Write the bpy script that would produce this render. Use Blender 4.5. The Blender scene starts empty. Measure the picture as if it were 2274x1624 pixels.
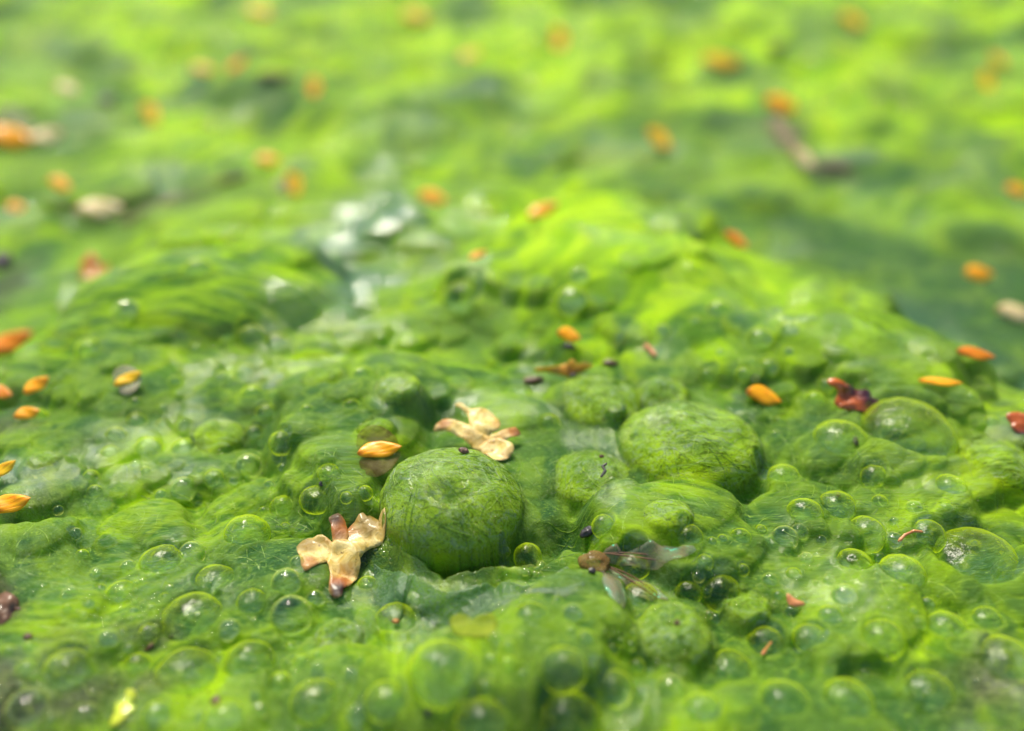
import bpy, bmesh, math, random
import numpy as np
from mathutils import Vector, Matrix
from mathutils.geometry import delaunay_2d_cdt

# ------------------------------------------------------------------ camera, sky, sun, exposure
# one Blender unit = one centimetre (a close-up of a floating algae mat)
sc = bpy.context.scene
C = sc.collection
sc.unit_settings.scale_length = 0.01
CAM_Z, PITCH, LENS = 4.0, math.radians(33.0), 35.0
cam_d = bpy.data.cameras.new('camera'); cam = bpy.data.objects.new('camera', cam_d); C.objects.link(cam)
cam.location = (0, 0, CAM_Z); cam.rotation_euler = (math.pi/2 - PITCH, 0, 0)
cam_d.lens = LENS; cam_d.sensor_width = 36.0; cam_d.clip_start = 0.05; cam_d.clip_end = 8000
cam_d.dof.use_dof = True; cam_d.dof.focus_distance = 4.95; cam_d.dof.aperture_fstop = 0.19
sc.camera = cam
world = bpy.data.worlds.new('World'); sc.world = world; world.use_nodes = True
SUN_EL, SUN_AZ = math.radians(58), math.radians(-22)       # behind the mat, a little to the left
wn = world.node_tree; bg = wn.nodes['Background']
sky = wn.nodes.new('ShaderNodeTexSky'); sky.sky_type = 'NISHITA'; sky.sun_disc = False
sky.sun_elevation = SUN_EL; sky.sun_rotation = SUN_AZ; sky.dust_density = 0.6
wn.links.new(sky.outputs[0], bg.inputs[0]); bg.inputs[1].default_value = 0.10
sun_d = bpy.data.lights.new('sun', 'SUN'); sun_d.energy = 4.4; sun_d.angle = math.radians(15); sun_d.color = (1, .93, .76)
sun = bpy.data.objects.new('sun', sun_d); C.objects.link(sun)
sdir = Vector((math.sin(SUN_AZ)*math.cos(SUN_EL), math.cos(SUN_AZ)*math.cos(SUN_EL), math.sin(SUN_EL)))
sun.rotation_euler = sdir.to_track_quat('Z', 'Y').to_euler(); sun.location = sdir*60
sc.view_settings.view_transform = 'Standard'; sc.view_settings.look = 'None'
sc.view_settings.gamma = 1; sc.view_settings.use_curve_mapping = False; sc.view_settings.exposure = 0.68
sc.cycles.use_denoising = True
sc.cycles.max_bounces = 5; sc.cycles.diffuse_bounces = 3; sc.cycles.glossy_bounces = 2; sc.cycles.transmission_bounces = 3; sc.cycles.transparent_max_bounces = 10; sc.cycles.caustics_refractive = False

rng = np.random.default_rng(7); random.seed(7)
# ------------------------------------------------------------------ numeric helpers
FPX = 2274*LENS/36.0
def ray(px, py):
    """unit view ray through a point of the photograph (2274 x 1624 grid)"""
    cx, cy = (px-1137)/FPX, -(py-812)/FPX
    d = Vector((cx, math.cos(PITCH)+cy*math.sin(PITCH), -math.sin(PITCH)+cy*math.cos(PITCH)))
    return d
CO = Vector((0, 0, CAM_Z))
def on_plane(px, py, z=0.0):
    d = ray(px, py); return CO + d*((z-CAM_Z)/d.z)
def zdepth(p):
    return (p.y)*math.cos(PITCH) - (p.z-CAM_Z)*math.sin(PITCH)
def px2cm(p): return zdepth(p)/FPX

_perm = np.random.default_rng(3).integers(0, 256, 512); _perm = np.concatenate([_perm[:256]]*3)
_ang = np.random.default_rng(4).random(256)*2*np.pi
_gx, _gy = np.cos(_ang), np.sin(_ang)
def noise2(x, y):
    xi = np.floor(x).astype(np.int64); yi = np.floor(y).astype(np.int64); fx, fy = x-xi, y-yi
    u = fx*fx*fx*(fx*(fx*6-15)+10); v = fy*fy*fy*(fy*(fy*6-15)+10); X, Y = xi & 255, yi & 255
    def g(a, b, dx, dy):
        h = _perm[_perm[(X+a) & 255] + ((Y+b) & 255)] & 255
        return _gx[h]*dx + _gy[h]*dy
    n0 = g(0,0,fx,fy)*(1-u) + g(1,0,fx-1,fy)*u; n1 = g(0,1,fx,fy-1)*(1-u) + g(1,1,fx-1,fy-1)*u
    return (n0*(1-v) + n1*v)*1.5
def fbm(x, y, o=4, r=0.5):
    s = 0; a = 1.0
    for i in range(o): s = s + a*noise2(x*2**i+17.3*i, y*2**i-9.1*i); a *= r
    return s
def noise3(p):                                              # cheap 3-D noise out of three 2-D slices
    return (noise2(p[:,0]+p[:,2]*.7, p[:,1]-p[:,2]*.4) + noise2(p[:,1]+31, p[:,2]+p[:,0]*.5) + noise2(p[:,2]-11, p[:,0]+57))*.6
def sstep(a, b, x):
    t = np.clip((x-a)/(b-a), 0, 1); return t*t*(3-2*t)

# ------------------------------------------------------------------ materials
def new_mat(name):
    m = bpy.data.materials.new(name); m.use_nodes = True
    nt = m.node_tree; b = nt.nodes['Principled BSDF']; return m, nt, b
class N:
    def __init__(s, nt): s.nt = nt
    def __call__(s, kind, ins=(), **props):
        n = s.nt.nodes.new('ShaderNode'+kind)
        for k, v in props.items(): setattr(n, k, v)
        for k, v in dict(ins).items():
            if isinstance(v, bpy.types.NodeSocket): s.nt.links.new(v, n.inputs[k])
            else: n.inputs[k].default_value = v
        return n
    def math(s, op, a, b=0.0, c=None, clamp=False):
        ins = {0: a, 1: b}
        if c is not None: ins[2] = c
        return s('Math', ins, operation=op, use_clamp=clamp).outputs[0]
    def ramp(s, fac, a, b): return s('MapRange', {0: fac, 1: a, 2: b, 3: 0., 4: 1.}, interpolation_type='SMOOTHSTEP').outputs[0]
    def mix(s, f, a, b, blend='MIX'):
        n = s.nt.nodes.new('ShaderNodeMix'); n.data_type = 'RGBA'; n.blend_type = blend
        for i, v in ((0, f), (6, a), (7, b)):
            if isinstance(v, bpy.types.NodeSocket): s.nt.links.new(v, n.inputs[i])
            else: n.inputs[i].default_value = v if i == 0 else (*v, 1)[:4]
        return n.outputs[2]
    def noise(s, vec, scale, detail=4, dist=0., rough=.55, typ='FBM', out=0):
        n = s('TexNoise', {'Vector': vec, 'Scale': scale, 'Detail': detail, 'Distortion': dist, 'Roughness': rough}, noise_type=typ)
        return n.outputs[out]
    def attr(s, name): return s('Attribute', attribute_name=name).outputs['Fac']
    def link(s, a, b): s.nt.links.new(a, b)

def algae_material(name, dome=0):
    m, nt, b = new_mat(name); n = N(nt)
    P = n('NewGeometry').outputs['Position']
    film = n.attr('film'); yel = n.attr('yel'); bri = n.attr('bri'); brown = n.attr('brown'); deep = n.attr('deep'); big = n.attr('big'); mid = n.attr('mid'); fl = n.attr('flow'); wet = n.attr('wet')
    # threads run along the flow field: fine noise stretched across a warped coordinate
    Pf = n('CombineXYZ', {0: n.math('MULTIPLY', fl, 2.2), 1: n('SeparateXYZ', {0: P}).outputs[1], 2: n('SeparateXYZ', {0: P}).outputs[2]}).outputs[0]
    v = n('VectorMath', {0: P, 1: Pf}, operation='ADD').outputs[0]
    v = n('Mapping', {'Vector': v, 'Rotation': (0, 0, .5), 'Scale': (.6, 1.2, 1.)}).outputs[0]
    fine = n.noise(v, 32 if dome else 22, 5, 1.3, .66)
    col = n.mix(mid, (.055,.150,.001), (.215,.380,.001))
    col = n.mix(n.math('MULTIPLY', big, .6), col, (.25,.42,.002))
    col = n.mix(n.math('MULTIPLY', yel, .80), col, (.32,.44,.002))
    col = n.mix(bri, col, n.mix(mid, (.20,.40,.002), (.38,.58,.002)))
    teal = n.mix(n.ramp(fine, .35, .65), (.034,.105,.048), (.115,.190,.115))
    ff = n.math('MULTIPLY', film, n.ramp(fine, .34, .58), clamp=True)
    ff = n.math('MAXIMUM', ff, n.math('MULTIPLY', film, .45))
    col = n.mix(ff, col, teal)
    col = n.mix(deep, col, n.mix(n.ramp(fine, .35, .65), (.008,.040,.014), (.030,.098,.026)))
    col = n.mix(brown, col, n.mix(n.ramp(fine, .3, .7), (.028,.028,.020), (.12,.11,.07)))
    if dome:                                                # patchy coat: grey film between mats of thread, its pale sky reflection painted in
        pn = n.noise(v, 9, 5, 1.6, .66)
        col = n.mix(n.math('MULTIPLY', n.ramp(pn, .50, .62), n.math('MULTIPLY_ADD', film, .55, .30)), col, n.mix(fine, (.10,.16,.10), (.32,.38,.34)))
        col = n.mix(n.math('MULTIPLY', n.ramp(pn, .47, .36), .75), col, (.050,.092,.002))
    k = .85 if dome else .38
    col = n.mix(n.math('MULTIPLY', n.ramp(fine, .54, .70), k), col, (.36,.50,.006))
    col = n.mix(n.math('MULTIPLY', n.ramp(fine, .47, .32), k), col, (.022,.070,.002))
    n.link(col, b.inputs['Base Color'])
    b.inputs['Roughness'].default_value = .5; b.inputs['Specular IOR Level'].default_value = .03
    b.subsurface_method = 'BURLEY'; b.inputs['Subsurface Weight'].default_value = (.55, .45, .45)[dome]
    b.inputs['Subsurface Radius'].default_value = (.55, 1., .06); b.inputs['Subsurface Scale'].default_value = .10
    n.link(n.math('MULTIPLY_ADD', wet, .74, .24), b.inputs['Coat Weight']); b.inputs['Coat Roughness'].default_value = .05; b.inputs['Coat IOR'].default_value = 1.45
    bump = n('Bump', {'Height': fine, 'Strength': .6, 'Distance': .020}).outputs[0]
    n.link(bump, b.inputs['Normal']); n.link(n('Bump', {'Height': fine, 'Strength': n.math('MULTIPLY_ADD', wet, -.75, .85), 'Distance': .030}).outputs[0], b.inputs['Coat Normal'])
    return m
M = {}
M['algae'] = algae_material('algae_mat'); M['dome'] = algae_material('algae_dome', 1)

def simple(name, c1, c2, scale, rough=.5, sss=0., coat=0., bumpd=0.0, dist=.5, attr=None, trans=0.):
    m, nt, b = new_mat(name); n = N(nt)
    P = n('TexCoord').outputs['Object']
    f = n.noise(P, scale, 4, dist)
    col = n.mix(n.ramp(f, .3, .7), c1, c2)
    if attr:                                                # veins and brown freckles
        vn = n.noise(n('Mapping', {'Vector': P, 'Scale': (1.4, .35, 1.)}).outputs[0], 55, 3, 1.5)
        col = n.mix(n.math('MULTIPLY', n.ramp(vn, .54, .68), .45), col, tuple(.45*c for c in c1)); col = n.mix(n.math('MULTIPLY', n.ramp(n.noise(P, 34, 2), .64, .72), .7), col, (.16,.06,.012))
    if attr:
        for a, c in attr: col = n.mix(n.attr(a), col, c)
    n.link(col, b.inputs['Base Color']); b.inputs['Roughness'].default_value = rough
    b.inputs['Subsurface Weight'].default_value = sss; b.inputs['Subsurface Radius'].default_value = (1,.5,.2); b.inputs['Subsurface Scale'].default_value = .05
    b.inputs['Coat Weight'].default_value = coat; b.inputs['Coat Roughness'].default_value = .12
    if bumpd: n.link(n('Bump', {'Height': f, 'Strength': .7, 'Distance': bumpd}).outputs[0], b.inputs['Normal'])
    if attr:
        tl = n('BsdfTranslucent', {'Color': col}); mt = n('MixShader', {0: .15, 1: b.outputs[0], 2: tl.outputs[0]})
        n.link(mt.outputs[0], nt.nodes['Material Output'].inputs[0])
    if trans:
        b.inputs['Specular IOR Level'].default_value = .12
        t = n('BsdfTransparent'); mx = n('MixShader', {0: n.math('ADD', n.math('MULTIPLY', f, .25), trans-.12), 1: b.outputs[0], 2: t.outputs[0]})
        n.link(mx.outputs[0], nt.nodes['Material Output'].inputs[0])
    return m
def nut_mat(name, a, b_, c):
    m, nt, b = new_mat(name); n = N(nt)
    P = n('TexCoord').outputs['Object']
    mp = n('Mapping', {'Vector': P, 'Scale': (2.5, 26, 8)}).outputs[0]
    f = n.noise(mp, 2.2, 4, .4)
    col = n.mix(n.ramp(f, .30, .62), b_, a)
    X = n('SeparateXYZ', {0: P}).outputs[0]
    col = n.mix(n.math('MULTIPLY', n.ramp(n.math('ABSOLUTE', X), .085, .15), .75), col, c)
    rn = n('ObjectInfo').outputs['Random']; blot = n.ramp(n.noise(n('VectorMath', {0: P, 1: n('ObjectInfo').outputs['Location']}, operation='ADD').outputs[0], 16, 3), .5, .72)
    col = n.mix(n.math('MULTIPLY', n.math('MULTIPLY', blot, rn), .8), col, c)
    n.link(col, b.inputs['Base Color']); b.inputs['Roughness'].default_value = .38
    b.inputs['Subsurface Weight'].default_value = .3; b.inputs['Subsurface Radius'].default_value = (1,.4,.1); b.inputs['Subsurface Scale'].default_value = .04
    b.inputs['Coat Weight'].default_value = .25; b.inputs['Coat Roughness'].default_value = .2; b.inputs['Specular IOR Level'].default_value = .25
    n.link(n('Bump', {'Height': f, 'Strength': .6, 'Distance': .012}).outputs[0], b.inputs['Normal'])
    return m
M['nut'] = nut_mat('orange_nutlet', (.95,.42,.004), (.85,.28,.003), (.62,.16,.003))
M['nut_red'] = nut_mat('rust_nutlet', (.85,.28,.01), (.62,.15,.008), (.40,.07,.008))
M['nut_yellow'] = nut_mat('yellow_nutlet', (.90,.55,.010), (.78,.36,.004), (.5,.2,.004))
M['nut_pale'] = nut_mat('cream_nutlet', (.80,.66,.36), (.62,.42,.16), (.5,.26,.08))
M['wing'] = simple('seed_wing', (.11,.070,.018), (.20,.135,.04), 9, .5, .0, .0, .006, trans=.72)
M['wing_pale'] = simple('pale_seed_wing', (.34,.30,.19), (.48,.44,.31), 9, .4, .0, .1, .006, trans=.55)
BR = [('olive', (.22,.13,.012)), ('red', (.36,.085,.006)), ('dark', (.030,.006,.004))]
M['bract'] = simple('cream_bract', (.66,.42,.06), (.85,.68,.28), 14, .55, .10, .15, .012, 1.2, BR)
M['bract_orange'] = simple('orange_bract', (.50,.17,.010), (.78,.33,.015), 10, .5, .2, .3, .012, 1.0, BR)
M['bract_dark'] = simple('maroon_bract', (.05,.012,.018), (.12,.020,.022), 9, .38, .0, .6, .012, 1.0, [('orange', (.62,.13,.010))])
M['brown'] = simple('brown_debris', (.06,.026,.010), (.17,.075,.03), 16, .5, 0, .4, .01)
M['husk_brown'] = simple('husk_centre', (.12,.06,.015), (.26,.17,.05), 14, .5, .1, .2, .01, trans=.3)
M['dark'] = simple('dark_debris', (.012,.009,.008), (.04,.028,.024), 16, .5, 0, .4, .01)
M['rust'] = simple('rust_flake', (.42,.14,.04), (.60,.24,.08), 16, .5, .1, .3, .008)
M['leaf'] = simple('yellow_leaf', (.50,.56,.02), (.66,.66,.04), 14, .45, .3, .4, .008)
M['pale_patch'] = simple('pale_algae_flake', (.17,.24,.012), (.26,.32,.02), 14, .6, .0, .0, .008, trans=.3)
M['twig'] = simple('twig_bark', (.10,.075,.03), (.20,.14,.07), 12, .7, 0, 0, .02)

def film_mat(name, tint, rim, bias, gloss, rough=.07):
    """thin wet membrane: clear face on, more algae to look through edge on (Fresnel)"""
    m, nt, b = new_mat(name); n = N(nt)
    P = n('NewGeometry').outputs['Position']
    f = n.noise(P, 16, 4, 1.6); s = n.ramp(f, .50, .66)
    d = n('BsdfDiffuse', {'Color': n.mix(f, rim, tuple(.55*c for c in rim))}); tl = n('BsdfTranslucent', {'Color': (*rim, 1)})
    alg = n('MixShader', {0: .6, 1: d.outputs[0], 2: tl.outputs[0]})
    t = n('BsdfTransparent', {0: (*tint, 1)})
    g = n('BsdfGlossy', {'Color': (1,1,1,1), 'Roughness': rough})
    fc_ = n('LayerWeight', {'Blend': .5}).outputs['Facing']
    fg = n.math('MULTIPLY_ADD', n.math('POWER', fc_, 4.), .75, .03)
    fac = n.math('ADD', n.math('MULTIPLY', n.math('POWER', fc_, 2.2), 1.1), n.math('ADD', n.math('MULTIPLY', s, .28), bias), clamp=True)
    mx = n('MixShader', {0: fac, 1: t.outputs[0], 2: alg.outputs[0]})
    mg = n('MixShader', {0: n.math('MULTIPLY', fg, gloss, clamp=True), 1: mx.outputs[0], 2: g.outputs[0]})
    n.link(n('Bump', {'Height': f, 'Strength': .35, 'Distance': .02}).outputs[0], g.inputs['Normal'])
    n.link(mg.outputs[0], nt.nodes['Material Output'].inputs[0])
    return m
M['film'] = film_mat('bubble_film', (.95,1,.90), (.66,.84,.02), .0, .5, .22)
M['clear'] = film_mat('clear_bubble_film', (.97,1,.94), (.80,.92,.20), -.14, 1.)
m, nt, b = new_mat('filament'); n = N(nt)
P = n('NewGeometry').outputs['Position']
rnd = n('HairInfo').outputs['Random']
fc = n.mix(n.ramp(rnd, .2, .75), (.04,.12,.002), (.22,.36,.004))
n.link(fc, b.inputs['Base Color'])
b.inputs['Roughness'].default_value = .32; b.inputs['Specular IOR Level'].default_value = .7
M['fil'] = m
m, nt, b = new_mat('husk_wing'); n = N(nt)
P = n('TexCoord').outputs['Object']; f = n.noise(P, 12, 4, 1.2)
n.link(n.mix(n.ramp(f, .35, .65), (.30,.38,.26), (.46,.34,.26)), b.inputs['Base Color']); b.inputs['Roughness'].default_value = .22
b.inputs['Coat Weight'].default_value = .2
b.inputs['Thin Film Thickness'].default_value = 420; b.inputs['Specular IOR Level'].default_value = .8
t = n('BsdfTransparent', {0: (.95,.95,.85,1)})
n.link(n('MixShader', {0: n.math('ADD', .58, n.math('MULTIPLY', f, .3)), 1: b.outputs[0], 2: t.outputs[0]}).outputs[0], nt.nodes['Material Output'].inputs[0])
M['husk'] = m
m, nt, b = new_mat('pond_water'); n = N(nt)
P = n('NewGeometry').outputs['Position']
n.link(n.mix(n.noise(P, .5, 4), (.03,.07,.03), (.07,.13,.05)), b.inputs['Base Color']); b.inputs['Roughness'].default_value = .06; b.inputs['IOR'].default_value = 1.33
n.link(n('Bump', {'Height': n.noise(P, 1.2, 3), 'Strength': .25, 'Distance': .05}).outputs[0], b.inputs['Normal'])
M['water'] = m

# ------------------------------------------------------------------ object helpers
def mesh_obj(name, verts, faces, mat, parent=None, smooth=True, attrs=None):
    me = bpy.data.meshes.new(name)
    if isinstance(verts, np.ndarray) and isinstance(faces, np.ndarray):
        k = faces.shape[1]
        me.vertices.add(len(verts)); me.vertices.foreach_set('co', verts.astype(np.float32).ravel())
        me.loops.add(faces.size); me.loops.foreach_set('vertex_index', faces.astype(np.int32).ravel())
        me.polygons.add(len(faces)); me.polygons.foreach_set('loop_start', np.arange(0, faces.size, k, dtype=np.int32))
        me.update(calc_edges=True); me.validate()
    else:
        me.from_pydata([tuple(v) for v in verts], [], [tuple(f) for f in faces]); me.update()
    if smooth: me.polygons.foreach_set('use_smooth', np.ones(len(me.polygons), dtype=bool))
    for k, v in (attrs or {}).items():
        a = me.attributes.new(k, 'FLOAT', 'POINT'); a.data.foreach_set('value', np.asarray(v, dtype=np.float32).ravel())
    me.materials.append(M[mat])
    o = bpy.data.objects.new(name, me); C.objects.link(o)
    if parent: o.parent = parent
    return o
def tag(o, label, cat, group=None):
    o['label'] = label; o['category'] = cat
    if group: o['group'] = group
    return o
def empty(name, loc, rot=(0,0,0)):
    o = bpy.data.objects.new(name, None); C.objects.link(o); o.location = loc; o.rotation_euler = rot; o.empty_display_size = .05
    return o
def hair(name, pts, radius, mat, parent=None):
    """pts: (n curves, k points, 3); real round strands"""
    nC, k, _ = pts.shape
    cd = bpy.data.hair_curves.new(name); cd.add_curves([k]*nC)
    cd.attributes['position'].data.foreach_set('vector', pts.astype(np.float32).ravel())
    ra = cd.attributes.get('radius') or cd.attributes.new('radius', 'FLOAT', 'POINT')
    taper = np.interp(np.linspace(0,1,k), [0,.15,.85,1], [.4,1,1,.4])
    ra.data.foreach_set('value', (np.asarray(radius)[:,None]*taper[None,:]).astype(np.float32).ravel())
    cd.materials.append(M[mat])
    o = bpy.data.objects.new(name, cd); C.objects.link(o)
    if parent: o.parent = parent
    return o

# ------------------------------------------------------------------ the algae mat (height field)
OUT = [(-500,1330),(-150,1080),(20,860),(110,700),(240,575),(380,515),(560,520),(760,500),(1000,480),(1130,440),(1300,420),(1450,450),
       (1600,530),(1780,600),(1970,650),(2080,760),(2274,860),(2800,1010),(3300,2600),(-1200,2600)]
OUTW = np.array([[*on_plane(x, min(y, 2300), .1)[:2]] for x, y in OUT])
def mound(x, y):
    best = np.full(x.shape, 1e9); ins = np.zeros(x.shape, bool); n_ = len(OUTW)
    for i in range(n_):
        ax, ay = OUTW[i]; bx, by = OUTW[(i+1) % n_]; dx, dy = bx-ax, by-ay
        t = np.clip(((x-ax)*dx+(y-ay)*dy)/(dx*dx+dy*dy), 0, 1)
        best = np.minimum(best, (x-ax-t*dx)**2+(y-ay-t*dy)**2)
        c = ((ay > y) != (by > y)) & (x < (bx-ax)*(y-ay)/((by-ay) if by != ay else 1e-9)+ax); ins ^= c
    d = np.sqrt(best)*np.where(ins, 1, -1)
    return .52*sstep(-.10, .85, d)
NR, NU = 860, 1020
ang = np.radians(np.concatenate([np.linspace(80, 54, 60, endpoint=False), np.linspace(54, 12, 680, endpoint=False), np.linspace(12, 2.2, NR-740)]))
YR = CAM_Z/np.tan(ang)                                      # row distances
tt = np.linspace(-1, 1, NU); UR = np.sign(tt)*(.72*np.abs(tt)+.75*np.abs(tt)**6)
GY = np.repeat(YR[:,None], NU, 1); GX = UR[None,:]*(GY*.86+1.9)
H = mound(GX, GY)
def hsample(A, x, y):
    x = np.asarray(x, float); y = np.asarray(y, float)
    r = np.interp(y, YR, np.arange(NR)); c = np.interp(x/(y*.86+1.9), UR, np.arange(NU))
    r0 = np.clip(r.astype(int), 0, NR-2); c0 = np.clip(c.astype(int), 0, NU-2); fr, fc = r-r0, c-c0
    return (A[r0,c0]*(1-fc)+A[r0,c0+1]*fc)*(1-fr) + (A[r0+1,c0]*(1-fc)+A[r0+1,c0+1]*fc)*fr
def hit(px, py, A=None):
    """where the view ray through a photo point meets the mat"""
    A = H if A is None else A
    d = ray(px, py); t = np.linspace(1.5, 40, 3000); p = np.array(CO)[None]+t[:,None]*np.array(d)[None]
    below = np.nonzero(p[:,2] < hsample(A, p[:,0], p[:,1]))[0]
    return Vector(p[below[0]]) if len(below) else on_plane(px, py, 0)
def smax(A, B, k):
    h = np.clip(.5+.5*(A-B)/k, 0, 1); return A*h+B*(1-h)+k*h*(1-h)
PLAT = np.array([[*on_plane(x, y, .55)[:2]] for x, y in [(600,960),(760,1080),(880,1120),(1005,1130),(1150,1110),(1300,1120),(1480,1100),(1660,1060),(1760,980),(1700,900),(1500,830),(1200,830),(880,860)]])
def poly_sd(x, y, pl):
    best = np.full(x.shape, 1e9); ins = np.zeros(x.shape, bool)
    for i in range(len(pl)):
        ax, ay = pl[i]; bx, by = pl[(i+1) % len(pl)]; dx, dy = bx-ax, by-ay
        t = np.clip(((x-ax)*dx+(y-ay)*dy)/(dx*dx+dy*dy), 0, 1); best = np.minimum(best, (x-ax-t*dx)**2+(y-ay-t*dy)**2)
        ins ^= ((ay > y) != (by > y)) & (x < (bx-ax)*(y-ay)/((by-ay) if by != ay else 1e-9)+ax)
    return np.sqrt(best)*np.where(ins, 1, -1)
H += .16*sstep(-.12, .35, poly_sd(GX, GY, PLAT))
H0 = H.copy()
far = sstep(7, 13, GY)
inm = sstep(.02, .35, H0)
FLOW = fbm(GX*.45+2, GY*.45, 2)
st_ = fbm(GX*3+9*FLOW, GY*13+14*FLOW, 3)
H += (.05+.06*far)*fbm(GX*.9+3, GY*.9, 2) + .012*fbm(GX*2.7, GY*2.2+9, 2)
H += far*.20*np.maximum(fbm(GX*.8-7, GY*.55+4, 3), -.3)
ring = np.zeros_like(H); core = np.zeros_like(H); ID = np.full(H.shape, -1, int)  # ring paints the backlit rim in yellow-green; core greys the thin middle
def cap(cx, cy, r, ht, asp=1.0, base=None, k=.25, idx=-1, rc=(.35, .35), pw=2., th=0.):
    """a blister pushed up from below; the skin stays continuous and creases against its neighbours"""
    rows = np.nonzero(np.abs(YR-cy) < 1.9*r*max(1, asp))[0]
    if not len(rows): return
    a, b_ = rows[0], rows[-1]+1
    if base is None: base = float(hsample(H, cx, cy))
    ddx, ddy = GX[a:b_]-cx, GY[a:b_]-cy
    if th: ddx, ddy = ddx*math.cos(th)+ddy*math.sin(th), -ddx*math.sin(th)+ddy*math.cos(th)
    wob = 1+.06*noise2(GX[a:b_]*1.3/r+cx*9, GY[a:b_]*1.3/r+cy*5)
    d = np.sqrt((ddx/asp)**2+ddy**2)/r*wob
    z = base + np.where(d < 1, ht*np.power(np.clip(1-d**pw, 0, 1), .5), -(d-1)*r*2.)
    H0_ = H[a:b_].copy()
    if idx >= 0: ID[a:b_] = np.where((z > H[a:b_]) & (d < 1.0), idx, ID[a:b_])
    H[a:b_] = smax(H[a:b_], z, k*ht)
    vis = sstep(-.25*ht, .15*ht, z-H0_-.0)
    np.maximum(ring[a:b_], rc[0]*vis*sstep(.62, .9, d)*sstep(1.25, 1.0, d), out=ring[a:b_]); np.maximum(core[a:b_], rc[1]*vis*sstep(.85, .5, d), out=core[a:b_])
# large swellings read off the photograph: x, y of the centre, half width, height in the picture, width ratio
HUMPS = [(470,640,150,.85,1.5),(1330,545,85,1.1,1.2),(1160,520,60,.8,1.2),(1300,650,150,.8,1.7),(1490,700,95,.7,1.3),(1800,760,125,1.0,1.8),
 (910,825,70,.9,1.8),(690,800,70,.6,1.4),(700,880,62,.8,1.3),(560,760,60,.6,1.6),(880,880,42,.8,1.2),(460,985,62,.45,1.5),(310,1000,55,.4,1.6),
 (200,1230,95,.35,1.5),(820,975,38,.8,1.2),(350,800,70,.5,1.5),(220,720,60,.6,1.4),(610,640,60,.6,1.3),(300,930,40,.6,1.5),(1560,640,60,.5,1.5),
 (1650,790,60,.5,1.4),(1930,860,60,.5,1.6),(2080,900,60,.5,1.6),(1120,890,60,.5,1.6),(640,960,50,.6,1.5),(720,1010,50,.6,1.4),(620,1080,50,.5,1.5),
 (130,1020,40,.7,1.3),(150,1120,40,.6,1.5),(1180,760,40,.7,1.3),(1290,740,45,.6,1.4),(970,720,35,.6,1.4),(1090,830,40,.4,1.5),(2150,1130,70,.5,1.6),
 (390,1190,60,.3,1.5),(640,1130,55,.35,1.5),(480,700,50,.5,1.4),(770,720,50,.5,1.6),(400,880,45,.6,1.4),(520,870,45,.5,1.5)]
for x, y, r, k, asp in HUMPS:
    p = hit(x, y+r*.45, H); R_ = r*px2cm(p); cap(p.x, p.y, R_*1.15, R_*k*.72, asp, k=.95, rc=(0,0), th=rng.uniform(-.3,.3))
for x, y, r, k, asp in [(460,640,190,.62,1.45),(1330,600,170,.72,1.5),(1340,520,95,.6,1.2),(1820,770,170,.68,1.7),(900,840,110,.45,1.8),(230,760,110,.45,1.6),(620,900,120,.35,1.7)]:
    p = hit(x, y+r*.3, H0); R_ = r*px2cm(p); cap(p.x, p.y, R_*1.15, R_*k, asp, base=float(hsample(H0, p.x, p.y)), k=.6, rc=(0,0))
# random blisters
for i in range(460):
    px_, py_ = rng.uniform(-300, 2570), (rng.uniform(1150, 1640) if i < 300 else rng.uniform(250, 1150))
    p = hit(px_, py_, H0); r = rng.choice([.03,.04,.05,.07,.10,.16])*rng.uniform(.8,1.4)*(1+1.2*float(p.y > 8)+.5*float(p.y > 6))
    cap(p.x, p.y, r*1.2, r*rng.uniform(.15,.45), rng.uniform(1,1.8), k=.7, rc=(.4,.3), th=rng.uniform(-1,1))
for i in range(150):
    px_, py_ = rng.uniform(-200, 2470), rng.uniform(480, 1130)
    p = hit(px_, py_, H); r = rng.choice([.10,.13,.17,.22,.28])*rng.uniform(.85,1.25)*(1 if p.y < 7 else 1.25)
    if float(hsample(H0, p.x, p.y)) < .2 or (900 < px_ < 1750 and py_ > 830): continue
    cap(p.x, p.y, r, r*rng.uniform(.25,.42), rng.uniform(1,1.7), base=.45*float(hsample(H, p.x, p.y))+.55*(float(hsample(H0, p.x, p.y))+.03), k=.9, rc=(.4,.55), th=rng.uniform(-.8,.8))
for i in range(330):
    px_, py_ = (rng.uniform(-100, 900), rng.uniform(720, 1240)) if i < 190 else (rng.uniform(900, 2370), rng.uniform(560, 900)) if i < 260 else (rng.uniform(1720, 2370), rng.uniform(880, 1200))
    p = hit(px_, py_, H); r = rng.choice([.04,.055,.07,.09,.12])*rng.uniform(.8,1.25)
    cap(p.x, p.y, r, r*rng.uniform(.25,.42), rng.uniform(1,1.6), base=float(hsample(H, p.x, p.y))-.08*r, k=.6, rc=(.5,.55), th=rng.uniform(-1,1))
HB = H.copy()                                               # before the named bubbles

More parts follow.
